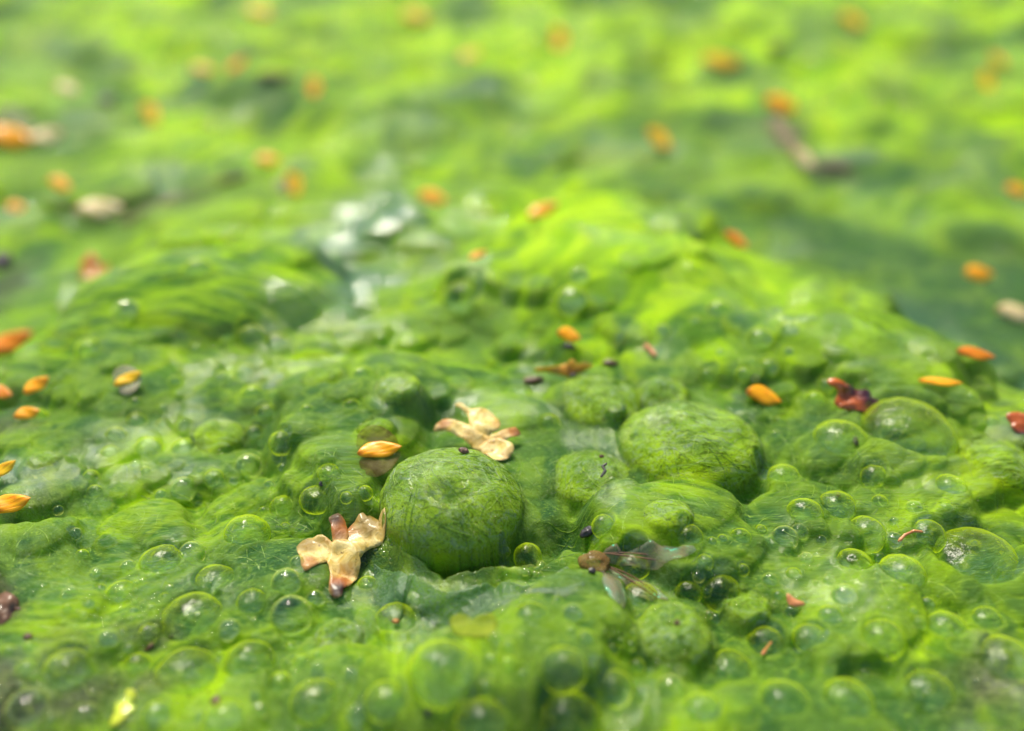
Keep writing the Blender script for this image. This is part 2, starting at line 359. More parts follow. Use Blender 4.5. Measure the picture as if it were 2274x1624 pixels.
# bubbles: photo x, y of the centre, radius, kind (a coated with algae, f film, c clear), squash
BUB = [
 (1005,1135,155,'a',.98),(1530,1005,145,'a',.86),(1325,905,92,'a',.8),(1312,1070,92,'a',.62),(1470,880,60,'a',.6),
 (2010,975,110,'f',.72),(1865,985,62,'f',.8),(2205,1040,92,'a',.62),(1483,1150,50,'a',.85),(1340,1170,27,'f',1),(1172,1237,32,'f',1),
 (548,1190,52,'f',.85),(985,1500,82,'f',.9),(1250,1488,54,'f',.9),(1362,1530,45,'f',.85),(1490,1530,32,'c',1),(1068,1612,66,'f',.9),(1262,1602,76,'f',.9),
 (752,1420,54,'a',.8),(880,1382,48,'f',.8),(636,1296,34,'c',1),(647,1368,46,'c',1),(152,1500,60,'f',.95),(62,1575,50,'c',.8),(415,1512,78,'f',.8),
 (556,1478,58,'f',.95),(430,1385,74,'f',.85),(1492,1420,88,'a',.78),(1600,1318,46,'f',.95),(1660,1350,50,'a',.8),(1785,1145,42,'f',.9),(1858,1128,44,'f',.8),
 (1922,1190,46,'f',.9),(2058,1192,42,'f',.85),(1742,1197,30,'c',1),(1776,1184,22,'c',1),(1822,1202,14,'c',1),(1791,1243,17,'c',1),(1895,1262,44,'f',1),
 (2000,1280,54,'f',.85),(2160,1260,110,'f',.66),(1362,930,27,'c',1),(1220,944,25,'f',1),(305,1482,32,'f',.9),(510,1400,26,'c',.9),(128,1478,22,'c',.9),
 (1528,1195,34,'f',.9),(1120,1225,14,'c',1),(857,1237,13,'c',1),(1405,1255,40,'f',.7),(360,1255,50,'f',.8),(480,1300,52,'f',.75),(270,1320,34,'f',.8),
 (700,1330,20,'c',.9),(560,1340,36,'f',.8),(815,1300,22,'f',.9),(930,1330,34,'f',.7),(1180,1370,38,'f',.7),(1420,1330,44,'f',.7),
 (1700,1430,44,'f',.8),(1800,1420,40,'f',.7),(1620,1490,52,'f',.7),(1560,1580,46,'f',.8),(1740,1560,56,'f',.7),(860,1560,52,'f',.8),(700,1560,56,'f',.8),
 (280,1570,26,'c',.9),(190,1590,30,'c',.9),(115,1600,16,'c',1),(350,1590,34,'f',.9),(500,1600,48,'f',.8),(1880,1560,60,'f',.7),(2060,1540,60,'f',.7),
 (2230,1470,66,'f',.7),(1960,1420,50,'f',.8),(2100,1400,46,'f',.8),(2190,1380,36,'f',.8),(1690,1075,30,'f',.8),(1740,1060,36,'f',.7),(1940,1060,30,'f',.9),
 (2110,1085,36,'f',.8),(1030,675,52,'f',1),(1270,672,38,'f',1),(1287,616,24,'c',1),(440,605,34,'f',.9),(565,965,22,'f',.9),(485,975,58,'a',.7),
 (95,1020,34,'a',.8),(705,1110,40,'f',.7),(730,1050,26,'f',.7),(835,955,40,'a',.8),(885,862,46,'a',.75),(720,850,52,'a',.75),(1130,1480,24,'f',.9),
 (780,1500,20,'c',1),(915,1440,16,'c',1),(1100,1420,18,'c',.9),(1300,1420,22,'f',.9),(2030,1130,20,'c',.9),(1985,1200,20,'c',.9),(1840,1290,14,'c',1),
 (1710,1290,18,'c',1),(1565,1250,20,'f',.9),(660,1250,16,'c',1),(240,1420,24,'c',.9),(60,1490,26,'f',.9),(20,1450,18,'f',.9),
]
_rb = np.random.default_rng(21)
for zx, zy, sx, sy, nb in [(500,1480,420,110,20),(1300,1480,420,110,18),(1950,1250,260,130,16),(250,1330,180,80,8),(1600,1280,120,90,6),(400,1000,420,170,26),(620,820,300,90,14),(1600,780,330,90,14),(1950,930,260,70,10),(700,1110,200,70,8)]:
    k_ = 0
    for _ in range(300):
        x, y, r = int(_rb.normal(zx, sx*.5)), int(_rb.normal(zy, sy*.6)), int(_rb.choice([12,15,19,24,30]))
        if not (10 < x < 2260 and 690 < y < 1610) or (900 < x < 1680 and 850 < y < 1130) or any(math.hypot(x-b[0], y-b[1]) < (r+b[2])*.88 for b in BUB) or math.hypot(x-765, y-1240) < 120 or math.hypot(x-1380, y-1280) < 120: continue
        BUB.append((x, y, r, 'c' if _rb.random() < .3 else 'f', .95)); k_ += 1
        if k_ >= nb: break
bubbles = []
DEL = {(1005,1135): .22, (1530,1005): .0, (1325,905): -.1, (1312,1070): -.2}
D1 = None
for (x, y, r, kind, sq) in BUB:
    d_ = ray(x, y); t = np.linspace(1.5, 40, 4000); pr = np.array(CO)[None]+t[:,None]*np.array(d_)[None]
    gap = pr[:,2]-hsample(HB, pr[:,0], pr[:,1]); R_ = r*px2cm(hit(x, y, HB)); big1 = (x == 1005)
    delta = DEL.get((x, y), {'a': -.05, 'f': -.18, 'c': .08}[kind])
    c = pr[np.nonzero(gap < delta*R_)[0][0]]; bubbles.append((x, y, r, kind, sq, c, R_))
    if kind == 'a':
        cap(c[0], c[1], R_, R_*sq*(.84 if big1 else .74), rng.uniform(1.0,1.1) if r > 80 else rng.uniform(.95,1.2), base=c[2], k=.62 if r > 80 else .35, th=rng.uniform(-.5,.5), idx=len(bubbles)-1, rc=(.45,.55))
        if big1: D1 = (c, R_)
    else:
        rows = np.nonzero(np.abs(YR-c[1]) < 1.9*R_)[0]; a, b_ = rows[0], rows[-1]+1
        dd = np.hypot(GX[a:b_]-c[0], GY[a:b_]-c[1])/R_; nb_ = dd < 1.8
        np.maximum(ring[a:b_], .35*sstep(1.35, 1.05, dd)*sstep(.8, .95, dd), out=ring[a:b_]); H[a:b_] += nb_*(R_*.12*np.exp(-((dd-1)/.22)**2)-R_*.12*sstep(1, .6, dd))
        np.maximum(core[a:b_], 1.*sstep(1., .8, dd), out=core[a:b_])
# the wet sheet with a torn lip in front of the large dome
lip = np.array([[*hit(x, y, H0)[:2]] for x, y in [(835,1215),(870,1250),(920,1278),(985,1312),(1050,1300),(1100,1290),(1160,1298),(1215,1285),(1260,1255),(1300,1262)]])
def dpoly(x, y, pl):
    best = np.full(x.shape, 1e9)
    for i in range(len(pl)-1):
        ax, ay = pl[i]; dx, dy = pl[i+1]-pl[i]
        t = np.clip(((x-ax)*dx+(y-ay)*dy)/(dx*dx+dy*dy), 0, 1); best = np.minimum(best, (x-ax-t*dx)**2+(y-ay-t*dy)**2)
    return np.sqrt(best)
dl = dpoly(GX, GY, lip) + .012*fbm(GX*14, GY*14, 2)
behind = GY > np.interp(GX, lip[:,0], lip[:,1]); inx = sstep(lip[0,0]-.1, lip[0,0]+.05, GX)*sstep(lip[-1,0]+.1, lip[-1,0]-.05, GX)
H += inx*(ID < 0)*np.where(behind, -.12*sstep(.0, .05, dl)*sstep(.25, .1, dl), 0)
H += (ID >= 0)*.075*core*fbm(GX*3.2+4, GY*3.2, 3)
H += .0035*st_*sstep(9, 6, GY) + .0025*fbm(GX*16, GY*16, 2)
pool = poly_sd(GX, GY, np.array([[*on_plane(x, y, 0)[:2]] for x, y in [(1640,470),(1760,440),(2000,520),(2274,560),(2600,640),(2600,900),(2290,850),(2120,770),(1990,655),(1800,600)]]))
pw_ = sstep(-.1, .35, pool+.15*fbm(GX*1.5, GY*1.5, 2)); H[:] = H*(1-.8*pw_)+.8*pw_*(-.02+.02*fbm(GX*1.2, GY*1.2+8, 2))
# slack wet sheets that hang rippled between the swells and catch the light
SLACK = np.zeros_like(H)
for pl in [[(700,470),(780,440),(900,430),(945,500),(900,560),(800,580),(700,550)], [(680,640),(790,590),(900,610),(880,680),(780,705),(670,690)], [(630,745),(720,728),(780,745),(700,770),(630,765)], [(960,880),(1050,850),(1190,870),(1180,930),(1050,930),(960,920)], [(930,560),(1000,545),(1030,600),(940,620)]]:
    W_ = np.array([[*hit(x, y, H)[:2]] for x, y in pl]); SLACK = np.maximum(SLACK, sstep(-.15, .25, poly_sd(GX, GY, W_)+.22*fbm(GX*2.2, GY*2.2, 3)))
H += SLACK*(.007+.005*far+.004*(GY > 6.5))*np.sin(GY*np.where(GY > 6.5, 27, 52)+3.2*fbm(GX*1.6, GY*1.1, 2)+2*GX)*(.6+.8*fbm(GX*2.6+3, GY*2.6, 2))
# colour fields: wet grey-green sheet, yellowish, bright, brown
film = np.zeros_like(H); yel = np.zeros_like(H); bri = np.zeros_like(H); brown = np.zeros_like(H); deep = np.zeros_like(H); wet = np.zeros_like(H)
jx = .18*fbm(GX*2.2+1, GY*2.2, 4); jy = .18*fbm(GX*2.2+40, GY*2.2+8, 4)
def blob(A, px, py, rx, ry, amt):
    p = hit(px, py, H0); q = hit(px, py+ry, H0); s = px2cm(p); ryw = max(abs(q.y-p.y), 1e-3)
    d = np.sqrt(((GX+jx-p.x)/(rx*s))**2+((GY+jy-p.y)/ryw)**2)
    np.maximum(A, amt*sstep(1.35, .35, d), out=A)
for b_ in [(1010,1360,330,70,.8),(620,1250,170,60,.7),(390,1290,220,70,.7),(150,1330,140,70,.6),(60,1560,150,70,.95),(300,1600,160,40,.7),(800,525,90,45,1),(770,640,110,35,.9),(700,745,90,25,.8),
 (1350,900,70,50,.6),(1530,990,80,70,.45),(1960,960,150,60,.6),(1480,1460,130,60,.6),(2040,740,300,90,.45),(2150,600,250,80,.6),(1900,500,260,60,.45),(1500,400,200,50,.5),(40,640,80,120,.7),(40,980,80,100,.6),
 (450,420,200,60,.5),(120,270,180,90,.5),(880,330,120,60,.6),(1080,200,220,40,.5),(1160,370,70,50,.5),(1000,760,100,40,.5),(760,1080,90,50,.7),(1420,1340,120,50,.6),(2180,1560,120,60,.7),(980,1480,90,50,.5),(330,930,70,40,.5),(60,130,120,60,.6),(2200,120,160,50,.4),(1500,1560,90,50,.5),(560,1330,120,50,.5)]: blob(film, *b_)
for b_ in [(2050,1050,330,160,.65),(2000,1300,350,140,.4),(600,1560,330,90,.3),(2150,900,200,60,.5),(1860,900,150,60,.3),(1480,1080,120,60,.3),(1050,1385,60,35,.9),(2230,200,70,30,1),(1000,930,120,60,.2),(1250,1600,250,60,.3),(1180,960,150,50,.3)]: blob(yel, *b_)
for b_ in [(1300,480,170,70,.9),(1350,620,280,110,.8),(1500,730,150,60,.6),(1150,490,90,60,.9),(1560,640,200,90,.7),(1480,700,130,60,.6),(1200,100,330,80,.75),(900,120,220,70,.6),(1950,180,260,90,.55),(400,60,300,60,.4),(480,560,120,60,.35),(900,800,140,40,.45),(690,700,140,40,.4),(100,760,70,70,.35),(390,300,60,40,.5),(1800,30,400,60,.4),(1450,980,60,30,.5),(1060,940,120,50,.35),(1980,250,130,50,.4),(1850,700,160,50,.25),(170,1180,140,40,.3)]: blob(bri, *b_)  # lit humps: the glow of light through them is painted into the skin colour
for b_ in [(60,1590,190,70,.8),(2230,1560,130,90,.75),(150,1480,90,40,.35),(20,640,50,60,.5),(30,1000,60,50,.5),(10,1370,60,70,.8),(330,1440,70,60,.45),(2200,1500,90,90,.55),(400,460,120,25,.5),(330,1580,60,40,.6),(60,1150,90,40,.4),(1740,300,40,40,.6),(1840,380,70,30,.6),(2250,1560,60,60,.5),(250,470,60,25,.5)]: blob(brown, *b_)
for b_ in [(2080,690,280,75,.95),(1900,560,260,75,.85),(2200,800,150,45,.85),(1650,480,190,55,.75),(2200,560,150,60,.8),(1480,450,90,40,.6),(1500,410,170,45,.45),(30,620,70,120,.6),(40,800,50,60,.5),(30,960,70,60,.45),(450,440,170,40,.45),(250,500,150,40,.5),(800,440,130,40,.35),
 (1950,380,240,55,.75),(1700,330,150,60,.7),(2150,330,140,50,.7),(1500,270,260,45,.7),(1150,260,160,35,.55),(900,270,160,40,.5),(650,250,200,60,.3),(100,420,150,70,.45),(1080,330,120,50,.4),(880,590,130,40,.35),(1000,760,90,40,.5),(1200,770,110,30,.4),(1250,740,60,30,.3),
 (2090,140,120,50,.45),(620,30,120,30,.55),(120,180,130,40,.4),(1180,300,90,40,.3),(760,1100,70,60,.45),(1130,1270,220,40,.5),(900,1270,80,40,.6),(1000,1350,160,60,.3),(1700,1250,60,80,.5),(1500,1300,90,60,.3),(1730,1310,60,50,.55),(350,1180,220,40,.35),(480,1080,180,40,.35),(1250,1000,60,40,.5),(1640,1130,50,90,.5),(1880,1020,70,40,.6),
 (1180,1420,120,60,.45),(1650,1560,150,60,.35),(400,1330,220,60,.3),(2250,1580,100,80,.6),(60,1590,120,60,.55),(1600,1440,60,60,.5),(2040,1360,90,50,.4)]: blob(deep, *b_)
for b_ in [(800,525,80,40,1),(770,645,100,26,1),(700,742,80,18,1),(860,590,70,25,.9),(930,560,60,25,.8),(1090,880,120,22,.7),(980,900,90,20,.6),(480,515,90,16,.7),(1700,330,120,20,.6),(1050,210,160,20,.7),(870,370,60,25,.8),(60,480,80,30,.6),(520,260,40,20,.8),(2100,760,160,30,.7),(2150,600,160,30,.6)]: blob(wet, *b_)
wet = np.maximum(wet, (.75-.45*far)*sstep(.15, .5, fbm(GX*1.3+70, GY*1.3, 3)))
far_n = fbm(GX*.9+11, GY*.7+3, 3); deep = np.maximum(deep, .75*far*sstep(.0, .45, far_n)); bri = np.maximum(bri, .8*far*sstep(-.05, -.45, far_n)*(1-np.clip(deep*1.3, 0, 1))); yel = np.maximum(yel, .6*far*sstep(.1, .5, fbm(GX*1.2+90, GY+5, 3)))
near_ = sstep(6.2, 4.4, GY); big = sstep(-.25, .45, fbm(GX*.55+9, GY*.55, 3))*(1-.75*near_); film = np.maximum(film, .30*near_*sstep(-.3, .4, fbm(GX*1.1, GY*1.1+30, 3)))
deep = np.maximum(deep, .5*sstep(.05, .55, fbm(GX*2.1+50, GY*2.1+7*FLOW, 4)))*(1-.8*bri); midn = sstep(-.45, .45, fbm(GX*2.3+3*FLOW, GY*3.2+6*FLOW, 4)+.35*st_)
thin = .45*sstep(.10, .45, fbm(GX*1.5+21, GY*1.5+5*FLOW, 4)); film = np.maximum(film, thin*(1-.7*bri))
deep = np.maximum(deep, .72*near_*sstep(-.5, .35, fbm(GX*1.4+15, GY*1.4, 3))); deep *= np.where(ID >= 0, .3, 1); big = np.where(ID >= 0, np.maximum(big, .6), big); bri = np.where(ID >= 0, np.maximum(bri, .42), bri); midn = np.where(ID >= 0, .3+.7*midn, midn)
wet = np.maximum(wet, SLACK); film = np.maximum(film, .9*SLACK); deep = np.maximum(deep, .9*pw_); bri *= 1-pw_; wet *= 1-.7*pw_; yel *= 1-pw_
film = np.maximum(film, core*np.clip(.75+.9*fbm(GX*4.5, GY*4.5+3, 3), 0, 1.15)); yel = np.maximum(yel, ring); deep *= 1-.8*ring; co = np.stack([GX, GY, H], -1).reshape(-1, 3)  # yel also takes up the painted rim light of the bubbles
I = np.arange(NR*NU).reshape(NR, NU)
F = np.stack([I[:-1,:-1], I[:-1,1:], I[1:,1:], I[1:,:-1]], -1).reshape(-1, 4)
e1 = np.gradient(co.reshape(NR, NU, 3), axis=1); e2 = np.gradient(co.reshape(NR, NU, 3), axis=0)
NRM = np.cross(e1, e2).reshape(-1, 3); NRM /= np.linalg.norm(NRM, axis=1)[:,None]
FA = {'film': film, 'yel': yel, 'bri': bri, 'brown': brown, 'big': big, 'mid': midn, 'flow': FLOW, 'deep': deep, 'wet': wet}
def skin_piece(name, sel, mat, origin=None):
    """the faces of the skin that belong to one bubble (or to the mat), with the normals of the whole skin"""
    f = F[sel]; used, inv = np.unique(f, return_inverse=True); f = inv.reshape(-1, 4)
    o = mesh_obj(name, co[used]-(0 if origin is None else np.asarray(origin)), f, mat, attrs={k: v.reshape(-1)[used] for k, v in FA.items()})
    o.data.normals_split_custom_set_from_vertices(NRM[used].tolist())
    if origin is not None: o.location = origin
    return o
FID = ID[:-1,:-1].reshape(-1)
cnt = np.bincount(FID[FID >= 0], minlength=len(bubbles)); FID = np.where((FID >= 0) & (cnt[np.maximum(FID, 0)] > 12), FID, -1)
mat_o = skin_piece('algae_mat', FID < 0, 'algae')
mat_o['kind'] = 'structure'; mat_o['label'] = 'lumpy wet mat of bright green algae covering the water'
# still water under and beyond the mat
vs = [(0, 0, -.45)]; fs = []
for i in range(64):
    for r_ in (3000,): vs.append((r_*math.cos(i*math.pi/32), r_*math.sin(i*math.pi/32), -.45))
fs = [(0, i+1, (i+1) % 64+1) for i in range(64)]
w_o = mesh_obj('water', vs, fs, 'water', smooth=False); w_o['kind'] = 'structure'; w_o['label'] = 'murky green pond water under the algae'

# ------------------------------------------------------------------ algae filaments lying on the mat
def drape(n_, pxr, pyr, length, k=9, lift=.004, seed=0, wig=.9):
    r_ = np.random.default_rng(seed)
    px_ = r_.uniform(*pxr, n_); py_ = r_.uniform(*pyr, n_)
    cx, cy = (px_-1137)/FPX, -(py_-812)/FPX
    dy = math.cos(PITCH)+cy*math.sin(PITCH); dz = -math.sin(PITCH)+cy*math.cos(PITCH)
    t = (.42-CAM_Z)/dz; x, y = cx*t, dy*t
    th = 2.2*noise2(x*.55+2, y*.55) + r_.normal(0, .45, n_) + np.where(r_.random(n_) < .25, r_.uniform(0, 3.1, n_), 0)
    L = length*r_.uniform(.5, 1.4, n_); st = L/(k-1); curl = r_.normal(0, .16, n_)
    P = np.zeros((n_, k, 3)); lf = lift*r_.uniform(.0, 2.2, n_)
    for i in range(k):
        P[:,i,0] = x; P[:,i,1] = y; P[:,i,2] = hsample(H, x, y)+lf*math.sin(math.pi*i/(k-1))-.001
        th = th + curl + wig*.35*noise2(x*6, y*6+th); x = x+np.cos(th)*st; y = y+np.sin(th)*st
    return P
Ps = [drape(900, (-100,2370), (840,1640), .26, seed=1, lift=.0008), drape(700, (300,2000), (840,1250), .30, seed=2, lift=.001)]
P_ = np.concatenate(Ps); o = hair('algae_filaments', P_, np.random.default_rng(5).uniform(.0006, .0016, len(P_)), 'fil')
o['kind'] = 'stuff'; o['label'] = 'fine tangled green algae threads over the mat'

# ------------------------------------------------------------------ bubbles
def dome_shape(u, R_, sq, seed, amp):
    q = u*1.6+seed*7.7
    return R_*(1+amp*noise3(q)+amp*.45*noise3(q*2.6)+amp*.12*noise3(q*8))[:,None]*u*np.array([1,1,sq])
def uvs(nu, nv, zmin):
    th = np.linspace(0, 2*np.pi, nu, endpoint=False); ph = np.linspace(0, math.acos(zmin), nv)
    u = [np.array([0,0,1.])]
    for p in ph[1:]:
        for t in th: u.append(np.array([math.sin(p)*math.cos(t), math.sin(p)*math.sin(t), math.cos(p)]))
    f = [(0, 1+i, 1+(i+1) % nu) for i in range(nu)]
    for j in range(nv-2):
        for i in range(nu): a = 1+j*nu; f.append((a+i, a+nu+i, a+nu+(i+1) % nu, a+(i+1) % nu))
    return np.array(u), f
U_BIG, F_BIG = uvs(96, 60, -.75); U_MID, F_MID = uvs(40, 24, -.55)
LAND = {'cream bract': (1080,965), 'tan three-lobed bract': (765,1240), 'big round algae dome': (1005,1135), 'maroon bract': (1895,880), 'translucent husk': (1330,1250),
        'rust flake': (1763,1330), 'yellow leaf scrap': (275,1570), 'upright orange bract': (1255,815), 'second largest algae dome': (1530,1005)}
def direction(dx, dy):
    s = ['right of', 'lower right of', 'below', 'lower left of', 'left of', 'upper left of', 'above', 'upper right of']
    return s[int(round(math.degrees(math.atan2(dy, dx))/45)) % 8]
ORD = [w + ' ' if w else '' for w in ',second,third,fourth,fifth,sixth,seventh,eighth,ninth,tenth,eleventh,twelfth,thirteenth,fourteenth,fifteenth,sixteenth,seventeenth,eighteenth'.split(',')]
SPECIAL = {(1005,1135): 'big round algae dome with dark underside behind the torn wet lip', (1530,1005): 'second largest algae dome, threads over grey film, beside the orange seed',
  (1325,905): 'broad grey-centred algae dome just below the upright orange bract', (1312,1070): 'low smooth green dome between the two largest algae domes',
  (2010,975): 'broad thin grey film dome below the thin orange seed sliver', (2160,1260): 'wide flat film dome at the far right edge',
  (1362,930): 'small clear oval bubble resting against the second largest algae dome', (985,1500): 'large grey-centred film bubble near the bottom middle',
  (1172,1237): 'small yellow-rimmed bubble tucked beside the big dome underside', (1492,1420): 'large algae-coated dome below the translucent husk'}
KN = {'a': 'algae-coated bubble', 'f': 'film bubble with green rim', 'c': 'clear bubble'}
bins = {}
for q, (x, y, r, kind, sq, c, R_) in enumerate(bubbles):
    if (x, y) in SPECIAL: continue
    ln = min(LAND, key=lambda k: math.hypot(x-LAND[k][0], y-LAND[k][1])); dx, dy = x-LAND[ln][0], y-LAND[ln][1]
    size = 'tiny' if r < 20 else 'small' if r < 36 else 'mid-sized' if r < 56 else 'large'
    bins.setdefault((size, KN[kind], direction(dx, dy), ln), []).append((math.hypot(dx, dy), q))
lab = {}
for (size, kn, di, ln), L in bins.items():
    for k, (_, q) in enumerate(sorted(L)):
        lab[q] = f'{size} {kn} {di} the {ln}' if len(L) == 1 else f'{ORD[k]}nearest {size} {kn} {di} the {ln}'
for q, (x, y, r, kind, sq, c, R_) in enumerate(bubbles):
    label = SPECIAL.get((x, y)) or lab[q]
    if kind != 'a':
        U, Fc = U_MID, F_MID
        V = dome_shape(U, R_, sq, q, .014 if kind == 'c' else .045); o = mesh_obj('bubble', V, Fc, 'clear' if kind == 'c' else 'film'); o.location = c
        tag(o, label, 'bubble', 'bubbles in the algae mat'); continue
    if cnt[q] <= 12: continue
    o = skin_piece('algae_dome', FID == q, 'dome', c)
    tag(o, label, 'bubble', 'bubbles in the algae mat')
    if r < 40 or y < 830: continue
    nS = int(60*(r/100)**1.6)+4; k = 9; rr = np.random.default_rng(100+q)
    ra, rd = rr.uniform(0, 2*np.pi, nS), R_*np.sqrt(rr.uniform(0, .75, nS)); X, Y = c[0]+rd*np.cos(ra), c[1]+rd*np.sin(ra)
    th = np.arctan2(Y-c[1], X-c[0])+1.57+rr.normal(0, .6, nS); L = R_*rr.uniform(.25, .8, nS)/(k-1); S = np.zeros((nS, k, 3)); cu = rr.normal(0, .1, nS)
    for i in range(k):
        S[:,i] = np.stack([X, Y, hsample(H, X, Y)+.0012], 1)-c
        th = th+cu+.3*noise2(X*8, Y*8+th); X = X+np.cos(th)*L; Y = Y+np.sin(th)*L
    h_ = hair('algae_threads', S, rr.uniform(.0006, .0014, nS), 'fil', o); h_['kind'] = 'stuff'

# the grey wet film with a torn lip that laps against the big dome
edge = [(800,1190),(835,1222),(870,1252),(905,1272),(920,1270),(935,1284),(985,1312),(1020,1308),(1050,1298),(1075,1290),(1100,1291),(1130,1286),(1160,1298),(1190,1296),(1215,1284),(1240,1262),(1262,1252),(1290,1258),(1320,1275)]
ex, ey = np.array(edge).T; tq = np.linspace(0, 1, 150); ex = np.interp(tq, np.linspace(0,1,len(ex)), ex); ey = np.interp(tq, np.linspace(0,1,len(ey)), ey)+2.5*noise2(tq*60, tq*0+3)+1.2*noise2(tq*150, tq*0+8)
NV_ = 46; Vf = np.zeros((NV_, 150, 3)); HS = np.minimum(H0+.03, H)
for i in range(150):
    q0 = hit(ex[i], ey[i], HS); e0 = on_plane(ex[i], ey[i], q0.z+.085); e1 = hit(ex[i]+(ex[i]-1050)*.25, ey[i]+130+30*math.sin(i*.11), HS); sidef = min(1, min(i, 149-i)/18)
    for j in range(NV_):
        u = j/(NV_-1); x_, y_ = e0.x+(e1.x-e0.x)*u, e0.y+(e1.y-e0.y)*u; ze = float(hsample(HS, x_, y_)); zh = float(hsample(H, x_, y_)) if u > .25 else ze
        Vf[j,i] = (x_, y_, ze+(zh-ze)*min(1, max(0, (u-.25)*3))+.085*(1-u)**1.5*sidef-.035*u**2-.05*(1-sidef))
Vf[0,:,2] -= .03; Vf[1,:,2] -= .006; Vf[:,:,2] += .005*noise2(Vf[:,:,0]*9, Vf[:,:,1]*9)
I2 = np.arange(NV_*150).reshape(NV_, 150); F2 = np.stack([I2[:-1,:-1], I2[1:,:-1], I2[1:,1:], I2[:-1,1:]], -1).reshape(-1, 4)
vx, vy = Vf[:,:,0], Vf[:,:,1]; zz_ = vx*0
tag(mesh_obj('wet_film', Vf.reshape(-1, 3), F2, 'algae', attrs={'film': .95+zz_, 'deep': .25+.3*fbm(vx*4, vy*4, 3), 'mid': .4+fbm(vx*5, vy*5, 3), 'wet': .7+zz_, 'flow': hsample(FLOW, vx, vy), 'big': zz_, 'yel': zz_, 'bri': zz_, 'brown': zz_}), 'grey-green wet film with a ragged lip lapping the big dome', 'film')

# froth of minute beads in the wet patches
ico = bmesh.new(); bmesh.ops.create_icosphere(ico, subdivisions=1, radius=1); iv = np.array([v.co[:] for v in ico.verts]); fi = np.array([[v.index for v in f.verts] for f in ico.faces]); ico.free()
VV, FF = [], []
for (cx, cy, sx, sy, nb) in [(300,1360,170,80,260),(60,1540,120,60,160),(1000,1340,260,50,160),(1850,1300,160,80,120),(1180,1265,70,20,60),(640,1500,200,80,120),(1500,1380,140,80,100),(860,1220,40,30,30)]:
    for i in range(nb):
        p = hit(rng.normal(cx, sx*.6), min(rng.normal(cy, sy*.6), 1640), H); r = abs(rng.normal(.006, .006))+.004
        FF.append(fi+len(VV)*len(iv)); VV.append(iv*r+np.array(p)+np.array([0,0,r*.3]))
o = mesh_obj('froth', np.concatenate(VV), np.concatenate(FF), 'clear'); o['kind'] = 'stuff'; o['label'] = 'froth of minute air beads on the wet algae'

# ------------------------------------------------------------------ sheets cut to an outline (bracts, wings, flakes)
def sheet(outline, thick, zfun, step, attrs=None, jag=0.0, seed=0):
    """a leaf-like sheet with real thickness; outline in local x, y (cm)"""
    rr = np.random.default_rng(seed); pts = np.array(outline, float)
    dense = []
    for i in range(len(pts)):
        p0, p1, p2, p3 = pts[i-1], pts[i], pts[(i+1) % len(pts)], pts[(i+2) % len(pts)]
        nn = max(2, int(np.linalg.norm(p2-p1)/step))
        for t in np.arange(nn)/nn:
            dense.append(.5*((2*p1)+(-p0+p2)*t+(2*p0-5*p1+4*p2-p3)*t*t+(-p0+3*p1-3*p2+p3)*t**3))
    dense = np.array(dense)+rr.normal(0, jag, (len(dense), 2))
    lo, hi = dense.min(0), dense.max(0); nb = len(dense)
    gx, gy = np.meshgrid(np.arange(lo[0], hi[0], step), np.arange(lo[1], hi[1], step)); g = np.stack([gx.ravel(), gy.ravel()], 1)+rr.normal(0, step*.12, (gx.size, 2))
    ins = np.zeros(len(g), bool)
    for i in range(nb):
        a, b_ = dense[i-1], dense[i]
        ins ^= ((a[1] > g[:,1]) != (b_[1] > g[:,1])) & (g[:,0] < (b_[0]-a[0])*(g[:,1]-a[1])/(b_[1]-a[1]+1e-12)+a[0])
    g = g[ins]
    if len(g): g = g[np.min(np.linalg.norm(g[:,None]-dense[None], axis=2), axis=1) > step*.5]
    allp = np.concatenate([dense, g]) if len(g) else dense
    v, e, f, *_ = delaunay_2d_cdt([Vector(p) for p in allp], [], [list(range(nb))], 1, 1e-6)
    v = np.array([p[:] for p in v]); bd = np.min(np.linalg.norm(v[:,None]-dense[None], axis=2), axis=1)
    zz = zfun(v[:,0], v[:,1]); th = thick*(.25+.75*sstep(0, step*2, bd))
    top = np.column_stack([v, zz+th/2]); bot = np.column_stack([v, zz-th/2]); nv = len(v)
    fs = [tuple(q) for q in f]; ed = {}
    for q in fs:
        for a, b_ in zip(q, q[1:]+q[:1]): ed[(a, b_)] = 1
    side = [(b_, a, a+nv, b_+nv) for (a, b_) in ed if (b_, a) not in ed]
    at = {k: np.concatenate([fn(v[:,0], v[:,1])]*2) for k, fn in (attrs or {}).items()}
    return np.concatenate([top, bot]), fs+[tuple(i+nv for i in reversed(q)) for q in fs]+side, at
def crop(x0, y0, s): return lambda L: [((x0+cx*s)*.7219, (y0+cy*s)*.7219) for cx, cy in L]
class Frame:
    """a tilted plane in the scene on which something lies"""
    def __init__(s, px, py, tilt=25, lift=.01, roll=0, up=0.):
        s.o = hit(px, py, H)+Vector((0,0,lift)); s.o -= ray(px, py).normalized()*up
        s.rot = Matrix.Rotation(math.radians(tilt), 3, 'X') @ Matrix.Rotation(math.radians(roll), 3, 'Y')
        s.n = s.rot @ Vector((0,0,1))
    def local(s, px, py):
        d = ray(px, py); t = (s.o-CO).dot(s.n)/d.dot(s.n); q = s.rot.transposed() @ (CO+d*t-s.o); return (q.x, q.y)
    def place(s, o): o.location = s.o; o.rotation_euler = s.rot.to_euler()
    def rest(s, V, lift):
        """push the points of a sheet up where they would sink into the skin"""
        R = np.array(s.rot); W = V @ R.T + np.array(s.o); nv = len(V)//2
        need = np.maximum(0, hsample(H, W[:nv,0], W[:nv,1])+lift-W[nv:,2]); W[:,2] += np.concatenate([need, need])
        return (W-np.array(s.o)) @ R
